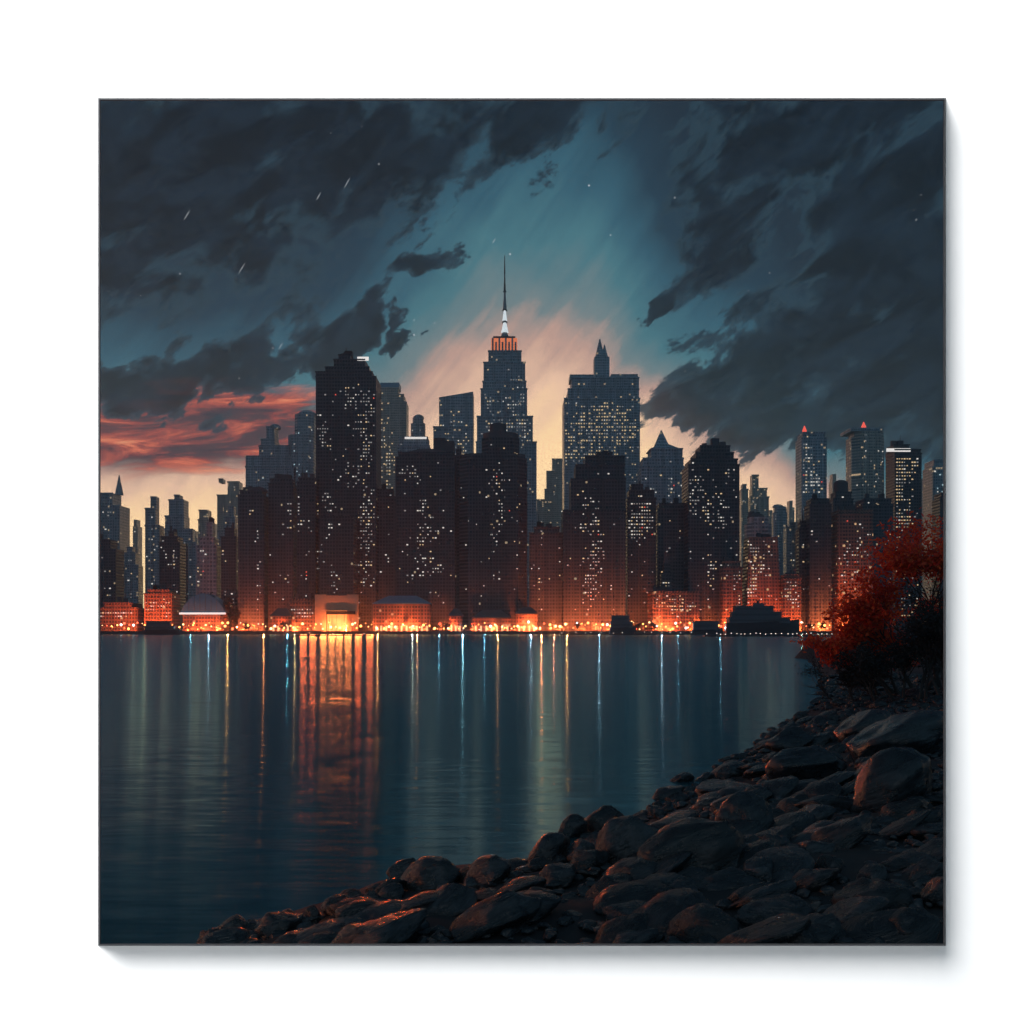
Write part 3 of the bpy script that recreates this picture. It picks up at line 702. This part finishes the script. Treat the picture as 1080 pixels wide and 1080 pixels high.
# ------------------------------------------------------------------ NEAR BANK
SH = [(70,260),(51,182),(35,125),(26.5,100),(20.5,85),(14.0,67),(9.2,53),(4.4,44),(.8,37),(-4.2,34.5),(-7.5,29.5),(-9.2,26),(-13,15),(-16,0),(-18,-40)]
SHa = np.array(SH, float)
def inland(x, y):
    p = np.stack([np.asarray(x, float), np.asarray(y, float)], -1)
    best = np.full(p.shape[:-1], 1e9); sgn = np.ones(p.shape[:-1])
    for a, b in zip(SHa[:-1], SHa[1:]):
        d = b-a; t_ = np.clip(((p-a)@d)/(d@d), 0, 1)
        q_ = a+t_[..., None]*d; dist = np.linalg.norm(p-q_, axis=-1)
        cr = d[0]*(p[..., 1]-a[1])-d[1]*(p[..., 0]-a[0])
        m_ = dist < best; best = np.where(m_, dist, best); sgn = np.where(m_, np.where(cr > 0, 1., -1.), sgn)
    return best*sgn
def bank_h(x, y):
    d = inland(x, y)
    h = np.where(d > 0, 3.9*(1-np.exp(-np.maximum(d,0)/11.)) + .012*np.maximum(d,0), d*.22)
    return np.maximum(h, -2.2) - .12
def bz(x, y): return float(bank_h(np.array([x]), np.array([y]))[0])
xs = np.concatenate([np.arange(-24, 60, .8), np.arange(60, 240, 5.)]); ys = np.concatenate([np.arange(-40, 10, 3.), np.arange(10, 130, .9), np.arange(130, 300, 5.)])
gx, gy = np.meshgrid(xs, ys); gh = bank_h(gx, gy)
vs = [(float(gx[j,i]), float(gy[j,i]), float(gh[j,i]) + (.30*mnoise.fractal(Vector((gx[j,i]*.35, gy[j,i]*.35, 0)), 1., 2., 4) if gh[j,i] > -1.5 else 0)) for j in range(len(ys)) for i in range(len(xs))]
nx = len(xs); fs = []
for j in range(len(ys)-1):
    for i in range(nx-1):
        q_ = (j*nx+i, j*nx+i+1, (j+1)*nx+i+1, (j+1)*nx+i)
        if max(vs[k][2] for k in q_) > -1.6: fs.append(q_)
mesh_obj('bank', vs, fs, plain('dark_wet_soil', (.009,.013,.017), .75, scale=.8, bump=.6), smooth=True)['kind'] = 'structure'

def hit_bank(px, py):
    u, w = (px-540)/F, (HZ-py)/F
    Ys = np.arange(9., 260., .2); g_ = np.maximum(bank_h(u*Ys, Ys), 0)
    ok = np.nonzero(H + w*Ys <= g_)[0]; i_ = ok[0] if len(ok) else len(Ys)-1
    Y = float(Ys[i_])
    return u*Y, Y, max(bz(u*Y, Y), -.1)

def rock_mat():
    m, nt, b = material('wet_rock')
    tc = nt.new('ShaderNodeTexCoord'); oi = nt.new('ShaderNodeObjectInfo')
    n = nt.noise(tc.outputs['Object'], 2.2, 8, .65, .4)
    n2 = nt.noise(nt.mapping(tc.outputs['Object'], rot=(.3,.5,.4), scale=(1,1,5)), 2.5, 6, .6)
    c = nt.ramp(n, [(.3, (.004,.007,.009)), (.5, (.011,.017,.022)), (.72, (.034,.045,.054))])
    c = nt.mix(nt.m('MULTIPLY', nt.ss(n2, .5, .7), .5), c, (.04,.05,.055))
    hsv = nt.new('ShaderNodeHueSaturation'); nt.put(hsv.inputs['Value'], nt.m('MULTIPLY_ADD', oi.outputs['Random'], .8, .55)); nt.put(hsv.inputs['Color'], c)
    nt.put(b.inputs['Base Color'], hsv.outputs[0])
    nt.put(b.inputs['Roughness'], nt.ss(n, .3, .7, .20, .42)); b.inputs['Specular IOR Level'].default_value = .5
    bp = nt.new('ShaderNodeBump'); bp.inputs['Strength'].default_value = .55; bp.inputs['Distance'].default_value = .12
    nt.put(bp.inputs['Height'], nt.m('ADD', n, nt.m('MULTIPLY', n2, .7))); nt.put(b.inputs['Normal'], bp.outputs[0])
    return m
RM = rock_mat()
ROCKS = []
for k in range(12):
    rr = random.Random(50+k); bm = bmesh.new(); bmesh.ops.create_icosphere(bm, subdivisions=4, radius=1.)
    planes = []
    for j in range(11):
        n_ = Vector((rr.gauss(0,1), rr.gauss(0,1), rr.gauss(0,.8))).normalized(); planes.append((n_, rr.uniform(.55,.85)))
    off = Vector((rr.uniform(0,50),)*3)
    for v in bm.verts:
        p = v.co.copy()
        for n_, d_ in planes:
            s_ = p.dot(n_)-d_
            if s_ > 0: p -= n_*s_*.88
        p += p.normalized()*(.10*mnoise.fractal(p*1.6+off, 1., 2., 4)+.025*mnoise.fractal(p*6+off, 1., 2., 3))
        v.co = p
    me = bpy.data.meshes.new('boulder'); bm.to_mesh(me); bm.free()
    me.polygons.foreach_set('use_smooth', [True]*len(me.polygons)); me.materials.append(RM); ROCKS.append(me)
def rock(px, py, wpx, hpx, label, group=None, k=None, tilt=None, rr=random.Random(11), depth=None):
    """boulder whose outline is about wpx by hpx, centred at photo point (px, py)"""
    x, y, z = hit_bank(px, py+hpx*.35)
    s = y/F
    o = bpy.data.objects.new('boulder', ROCKS[rr.randrange(12) if k is None else k])
    w, h = wpx*s/2/.82, hpx*s/2/.80
    o.location = (x, y+w*.3, z+h*.45)
    o.scale = (w, w*rr.uniform(.7,1.1), h)
    o.rotation_euler = (R(rr.uniform(-14,14)), R(tilt if tilt is not None else rr.uniform(-34,0)), R(rr.uniform(-25,25)))
    link(o); tag(o, label, 'boulder', group); return o
BG = 'boulders heaped along the dark near bank'
for a in [
 (792,866,58,52,'tall dark boulder with an orange-red rim, above the large teal slab'),
 (738,904,112,58,'largest teal slab with a red-lit left tip in the middle foreground'),
 (664,893,66,54,'big rounded boulder with orange edge left of the large teal slab'),
 (612,902,34,30,'small boulder with orange rim between two larger orange-edged boulders'),
 (576,902,52,34,'low boulder with an orange and white lit edge at the left of the orange-rimmed group'),
 (604,873,34,28,'round dark boulder with pale rim standing in the shallow water edge'),
 (638,868,42,32,'tilted wedge boulder with grey face at the water edge'),
 (774,816,30,20,'small boulder with bright orange cap near the water edge'),
 (752,834,38,16,'thin slab with orange edge below the orange-capped boulder'),
 (857,808,76,42,'broad slab with thin pale rim in the middle of the bank'),
 (838,783,50,28,'slab with a pale curved rim behind the broad pale-rimmed slab'),
 (946,832,96,66,'big blue-grey slab near the right edge'),
 (948,782,112,50,'long grey slab behind the big blue-grey slab near the right edge'),
 (882,890,82,30,'long low slab with blue top in the right foreground'),
 (818,897,40,30,'small blue-topped boulder left of the long low slab'),
 (817,864,30,20,'small teal boulder right of the tall dark boulder'),
 (856,866,52,26,'narrow tilted blue slab above the long low slab'),
 (848,757,18,12,'tiny boulder with bright red edge on the upper bank'),
 (718,966,74,32,'flat grey slab in the bottom foreground, right of centre'),
 (915,945,58,28,'dim grey slab in the bottom right foreground'),
 (520,974,92,40,'pale grey flat slab at the bottom centre'),
 (428,922,36,26,'small arched boulder at the left tip of the rock bank'),
 (455,925,56,32,'boulder with thin pale ridge at the left part of the bank'),
 (515,922,50,30,'boulder with white streaked top at the lower water edge'),
 (243,981,36,28,'round dark boulder alone in the water at the bottom left'),
 (294,979,44,30,'dark boulder with pale rim at the bottom left beside the lone round one'),
 (720,820,24,12,'small flat rock lying apart in the water off the bank'),
 (705,836,40,16,'low rock spit reaching into the water beside the bank'),
 (910,770,60,34,'grey slab on the upper right bank below the trees'),
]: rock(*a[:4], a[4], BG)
rr = random.Random(5); n_r = 0
SHP = [(868,714),(845,735),(818,752),(790,772),(765,790),(740,803),(712,826),(690,838),(668,852),(640,868),(600,880),(560,905),(515,917),(470,922),(420,930),(380,945),(330,960),(290,972),(240,982),(205,992)]
SHP = [(a_+(20 if 480 < a_ < 850 else 0), b_+3) for a_, b_ in SHP]
for (a, b), (c, d) in zip(SHP[:-1], SHP[1:]):                 # waterline stones
    for k in range(5):
        u = rr.random(); px, py = a+(c-a)*u, b+(d-b)*u; s = max(6, (py-661)*.075)
        rock(px+rr.uniform(-4, 10), py+rr.uniform(-3, 7), s*rr.uniform(.7,1.9), s*rr.uniform(.5,.95), 'dark wet stone among many along the waterline of the near bank', 'stones along the waterline', rr=rr); n_r += 1
for k in range(175):                                           # the heap behind
    py = 716+ (1000-716)*rr.random()**1.15
    edge = np.interp(py, [s[1] for s in SHP], [s[0] for s in SHP])
    px = rr.uniform(edge+12+(py-716)*.06, 1010)
    s = max(9, (py-661)*.145)
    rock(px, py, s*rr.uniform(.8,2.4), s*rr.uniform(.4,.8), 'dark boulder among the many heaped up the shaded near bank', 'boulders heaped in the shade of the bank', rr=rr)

# cobbles and broken stone between the boulders: nobody could count them
rc = np.random.RandomState(4); icos = []
for k in range(5):
    bm = bmesh.new(); bmesh.ops.create_icosphere(bm, subdivisions=2, radius=1.)
    V_ = np.array([v.co[:] for v in bm.verts]); F_ = np.array([[v.index for v in f.verts] for f in bm.faces]); bm.free()
    for j in range(7):
        n_ = rc.normal(size=3); n_ /= np.linalg.norm(n_); d_ = rc.uniform(.45,.8)
        V_ = V_-np.outer(np.maximum(V_@n_-d_, 0)*.9, n_)
    icos.append((V_, F_))
cvs, cfs, off_ = [], [], 0
ang = []
for k in range(2600):
    py = 714+(1010-714)*rc.rand()**1.2; edge = np.interp(py, [q[1] for q in SHP], [q[0] for q in SHP])
    px = rc.uniform(edge-2, 1015); x, y, z = hit_bank(px, py)
    sz_ = y/F*rc.uniform(2.5, 7.5)*(.6+.9*(py-700)/300); V_, F_ = icos[k % 5]
    a_ = rc.uniform(0, 6.28); c_, s_ = math.cos(a_), math.sin(a_)
    P_ = V_*np.array([sz_*rc.uniform(.9,1.7), sz_, sz_*rc.uniform(.5,.8)])
    P_ = np.stack([P_[:,0]*c_-P_[:,1]*s_, P_[:,0]*s_+P_[:,1]*c_, P_[:,2]], 1)+np.array([x, y, z+sz_*.35])
    cvs.append(P_); cfs.append(F_+off_); off_ += len(P_)
cvs = np.concatenate(cvs); cfs = np.concatenate(cfs)
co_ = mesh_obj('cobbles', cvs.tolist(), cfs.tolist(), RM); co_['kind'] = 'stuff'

# ------------------------------------------------------------------ TREES
def leaf_mat(name, cols):
    m, nt, b = material(name)
    geo = nt.new('ShaderNodeNewGeometry'); tc = nt.new('ShaderNodeTexCoord')
    n = nt.noise(tc.outputs['Object'], .55, 3, .6)
    f = nt.m('MULTIPLY_ADD', geo.outputs['Random Per Island'], .5, nt.m('MULTIPLY', n, .6))
    nt.put(b.inputs['Base Color'], nt.ramp(f, [(.2, cols[0]), (.5, cols[1]), (.8, cols[2])]))
    b.inputs['Roughness'].default_value = .55
    tl = nt.new('ShaderNodeBsdfTranslucent'); nt.l.new(b.inputs['Base Color'].links[0].from_socket, tl.inputs['Color'])
    ms = nt.new('ShaderNodeMixShader'); ms.inputs[0].default_value = .5
    nt.l.new(b.outputs[0], ms.inputs[1]); nt.l.new(tl.outputs[0], ms.inputs[2]); nt.l.new(ms.outputs[0], m.node_tree.nodes['Material Output'].inputs['Surface'])
    return m
RED = leaf_mat('red_autumn_leaves', ((.45,.02,.015), (.80,.06,.025), (.88,.17,.04)))
DRK = leaf_mat('dark_foliage', ((.010,.011,.012), (.018,.020,.020), (.032,.030,.028)))
BARK = plain('dark_bark', (.035,.03,.028), .85, scale=6, bump=.6)
def tree(px, py, Y, hgt, spread_, lean, leaf, label, seed, nleaf=3200, lo=.35, sz=.22, name='tree', group=None, stems=1, redshare=0):
    rr = random.Random(seed)
    x, z = X(px, Y), None
    z = bz(x, Y) if Y < 300 else 3.0
    r = empty(name, (x, Y, z)); tag(r, label, 'tree', group)
    tb = MB(); tips = []
    def grow(p, d, L, rad, lev):
        pts, rads = [p], [rad]; n = 5
        for k in range(n):
            d = (d + Vector((rr.gauss(0,.14), rr.gauss(0,.14), rr.gauss(.05,.08)))).normalized()
            p = p + d*(L/n); pts.append(p); rads.append(rad*(1-.55*(k+1)/n))
            if lev < 3 and k >= 1:
                for _ in range(1 if lev else (2 if k > 1 else 1)):
                    nd = (d*.75 + Vector((rr.gauss(0,.6), rr.gauss(0,.6), rr.gauss(.1,.3)))*1.0).normalized()
                    grow(p, nd, L*rr.uniform(.45,.7), rads[-1]*.6, lev+1)
            if lev >= 2: tips.append(p)
        tb.tube(pts, rads, 5 if lev else 8)
        tips.append(p)
    for s_ in range(stems):
        a = rr.uniform(-.35,.35)+ (s_-(stems-1)/2)*.35
        grow(Vector((s_*.35,0,-.5)), Vector((lean+a*spread_, rr.gauss(0,.2), 1)).normalized(), hgt*.55, hgt*.022/math.sqrt(stems)+.04, 0)
    tb.build('trunk', BARK, r, smooth=True)
    tz = max(t_.z for t_ in tips); lo_z = tz*lo
    tips = [t_ for t_ in tips if t_.z > lo_z]
    def leaves(n, tp, rad):
        v, f = [], []
        for k in range(n):
            c = rr.choice(tp) + Vector((rr.gauss(0,rad), rr.gauss(0,rad), rr.gauss(0,rad*.7)))
            a = Vector((rr.gauss(0,1), rr.gauss(0,1), rr.gauss(0,1))).normalized(); b = a.orthogonal().normalized()*sz*rr.uniform(.4,.8); a = a*sz*rr.uniform(.7,1.3)
            i = len(v); v += [c-a, c+b*.8, c+a, c-b*.8]; f.append((i,i+1,i+2,i+3))
        return v, f
    if leaf is not None:
        v, f = leaves(nleaf, tips, hgt*.045); mesh_obj('crown', v, f, leaf, r)
    return r
tree(886,717,104,5.2,1.2,-.55,DRK,'small bare leaning tree at the water end of the tree row',1,500,.55,.10)
tree(897,716,108,6.0,1.0,-.2,DRK,'thin dark tree just right of the small leaning tree',2,900,.5,.14)
tree(924,716,100,7.0,1.2,-.5,RED,'lowest red-leaved tree leaning left over the water',3,3600,.45,.2,stems=2)
tree(946,717,96,9.0,1.1,-.3,RED,'red-leaved tree second from the water end of the red trees',4,4200,.5,.22,stems=2)
tree(968,717,94,10.8,1.1,-.1,RED,'taller red-leaved tree between the leaning red tree and the right edge',5,4600,.62,.22,stems=2)
tree(992,718,92,13.6,1.0,-.05,RED,'tallest red-crowned tree at the right edge',6,5200,.7,.22,stems=2)
for k, (px, Y, h_) in enumerate(((925,88,5.),(948,86,6.2),(970,84,7.4),(993,82,8.4),(1012,86,9.),(905,95,3.4))):
    tree(px,0,Y,h_,1.3,-.1,DRK,'dark leafy tree in the shaded thicket below the red crowns',20+k,1700,.48,.18,group='dark trees of the bank thicket',stems=2)
for k, (px, h_) in enumerate(((200,13),(209,17),(218,20),(228,22),(238,20),(246,15))):
    tree(px,0,FR+8,h_*1.7,1.,0,DRK,'dark city tree standing right behind the blue-roofed pavilion',40+k,700,.2,1.5,group='city trees behind the pavilion')
for k, px in enumerate((262,300,468,492,610,672,690,748,855,866)):
    tree(px,0,QY+16,10.,1.,0,DRK,'small dark promenade tree between the waterfront lamps',60+k,260,.3,.9,group='small trees on the promenade')

# ------------------------------------------------------------------ WHITE WALL WITH THE SQUARE CANVAS OPENING
WY = 4.0
k = WY/F
cx0, cx1 = (105.5-540)*k, (995.5-540)*k
cz1, cz0 = H+(HZ-105.5)*k, H+(HZ-995.5)*k
paint = plain('white_wall_paint', (.86,.86,.86), .9, var=.01, scale=3)
wb = MB(); fl = .30; th = .20
outer = 5.0; zt, zb_ = H+5.0, H-1.62
def ringxz(x0, x1, z0, z1, y): return [(x0,y,z0),(x1,y,z0),(x1,y,z1),(x0,y,z1)]
dp = .115; q0 = (WY-dp)/WY                      # the canvas stands 115 mm off the wall, sides splayed back to it
def grow_(d): return (cx0-d, cx1+d, cz0-d, cz1+d)
wb.loft([ringxz(-outer,outer,zb_,zt,WY+th), ringxz(-outer,outer,zb_,zt,WY), ringxz(*grow_(.004),WY), ringxz(*grow_(fl),WY+th), ringxz(-outer,outer,zb_,zt,WY+th)], cap=False)
wo = wb.build('white_wall', paint); tag(wo, 'plain white wall surrounding the square night skyline picture', 'wall')
lx0, lx1, lz0, lz1 = cx0*q0, cx1*q0, H+(cz0-H)*q0, H+(cz1-H)*q0
rim = MB().loft([ringxz(*grow_(.007),WY-.001), ringxz(lx0-.003,lx1+.003,lz0-.003,lz1+.003,WY-dp), ringxz(lx0,lx1,lz0,lz1,WY-dp), ringxz(*grow_(.002),WY+.01)], cap=False)
ro = rim.build('canvas_edge', plain('dark_canvas_edge', (.012,.014,.018), .9)); tag(ro, 'thin dark square canvas edge standing out from the white wall', 'canvas edge')
MB().box(-outer, outer, -4, WY+th, zb_-.3, zb_-.01).build('floor', plain('pale_floor', (.5,.5,.5), .6))['kind'] = 'structure'
la = bpy.data.lights.new('room_lamp', 'AREA'); la.shape = 'DISK'; la.size = 7.2; la.energy = 2350; la.color = (1,.99,.98)
lo = bpy.data.objects.new('room_lamp', la); link(lo)
cc = Vector(((cx0+cx1)/2, WY, (cz0+cz1)/2)); lo.location = cc + Vector((-4.2, -6.6, 5.8))
lo.rotation_euler = (cc + Vector((.8,0,-1.0)) - lo.location).to_track_quat('-Z', 'Y').to_euler()

# ------------------------------------------------------------------ SUN (low, red, off to the left behind the city)
sl = bpy.data.lights.new('sun', 'SUN'); sl.energy = 0.6; sl.angle = R(3); sl.color = (1,.26,.10)
so = bpy.data.objects.new('sun', sl); link(so)
sa, se = R(-62), R(5)
sd = Vector((math.sin(sa)*math.cos(se), math.cos(sa)*math.cos(se), math.sin(se)))
so.rotation_euler = sd.to_track_quat('Z', 'Y').to_euler()

# ------------------------------------------------------------------ HAZE
hz = MB().box(-3500, 3500, -70, 4100, -4.5, 770).build('haze', None); hz['kind'] = 'stuff'
hm = bpy.data.materials.new('haze_air'); hm.use_nodes = True; n_ = hm.node_tree.nodes; n_.clear()
out = n_.new('ShaderNodeOutputMaterial'); pv = n_.new('ShaderNodeVolumePrincipled')
pv.inputs['Color'].default_value = (.42,.74,1,1); pv.inputs['Density'].default_value = HAZE; pv.inputs['Anisotropy'].default_value = .55
hm.node_tree.links.new(pv.outputs[0], out.inputs['Volume']); hz.data.materials.append(hm)

# ------------------------------------------------------------------ CAMERA AND RENDER
cam = bpy.data.cameras.new('camera'); co = bpy.data.objects.new('camera', cam); link(co)
co.location = (0, 0, H); co.rotation_euler = (R(90), 0, 0)
cam.sensor_width = 36; cam.lens = 36*F/1080; cam.shift_x = 0; cam.shift_y = (HZ-540)/1080
cam.clip_start = .05; cam.clip_end = 20000
S.camera = co
S.render.engine = 'CYCLES'
S.cycles.use_denoising = True
S.cycles.use_adaptive_sampling = True; S.cycles.adaptive_threshold = .02
S.cycles.max_bounces = 4; S.cycles.diffuse_bounces = 1; S.cycles.glossy_bounces = 2; S.cycles.volume_bounces = 0; S.cycles.transmission_bounces = 1
S.cycles.sample_clamp_indirect = 4
S.view_settings.view_transform = 'Standard'; S.view_settings.look = 'None'; S.view_settings.exposure = 0; S.view_settings.gamma = 1
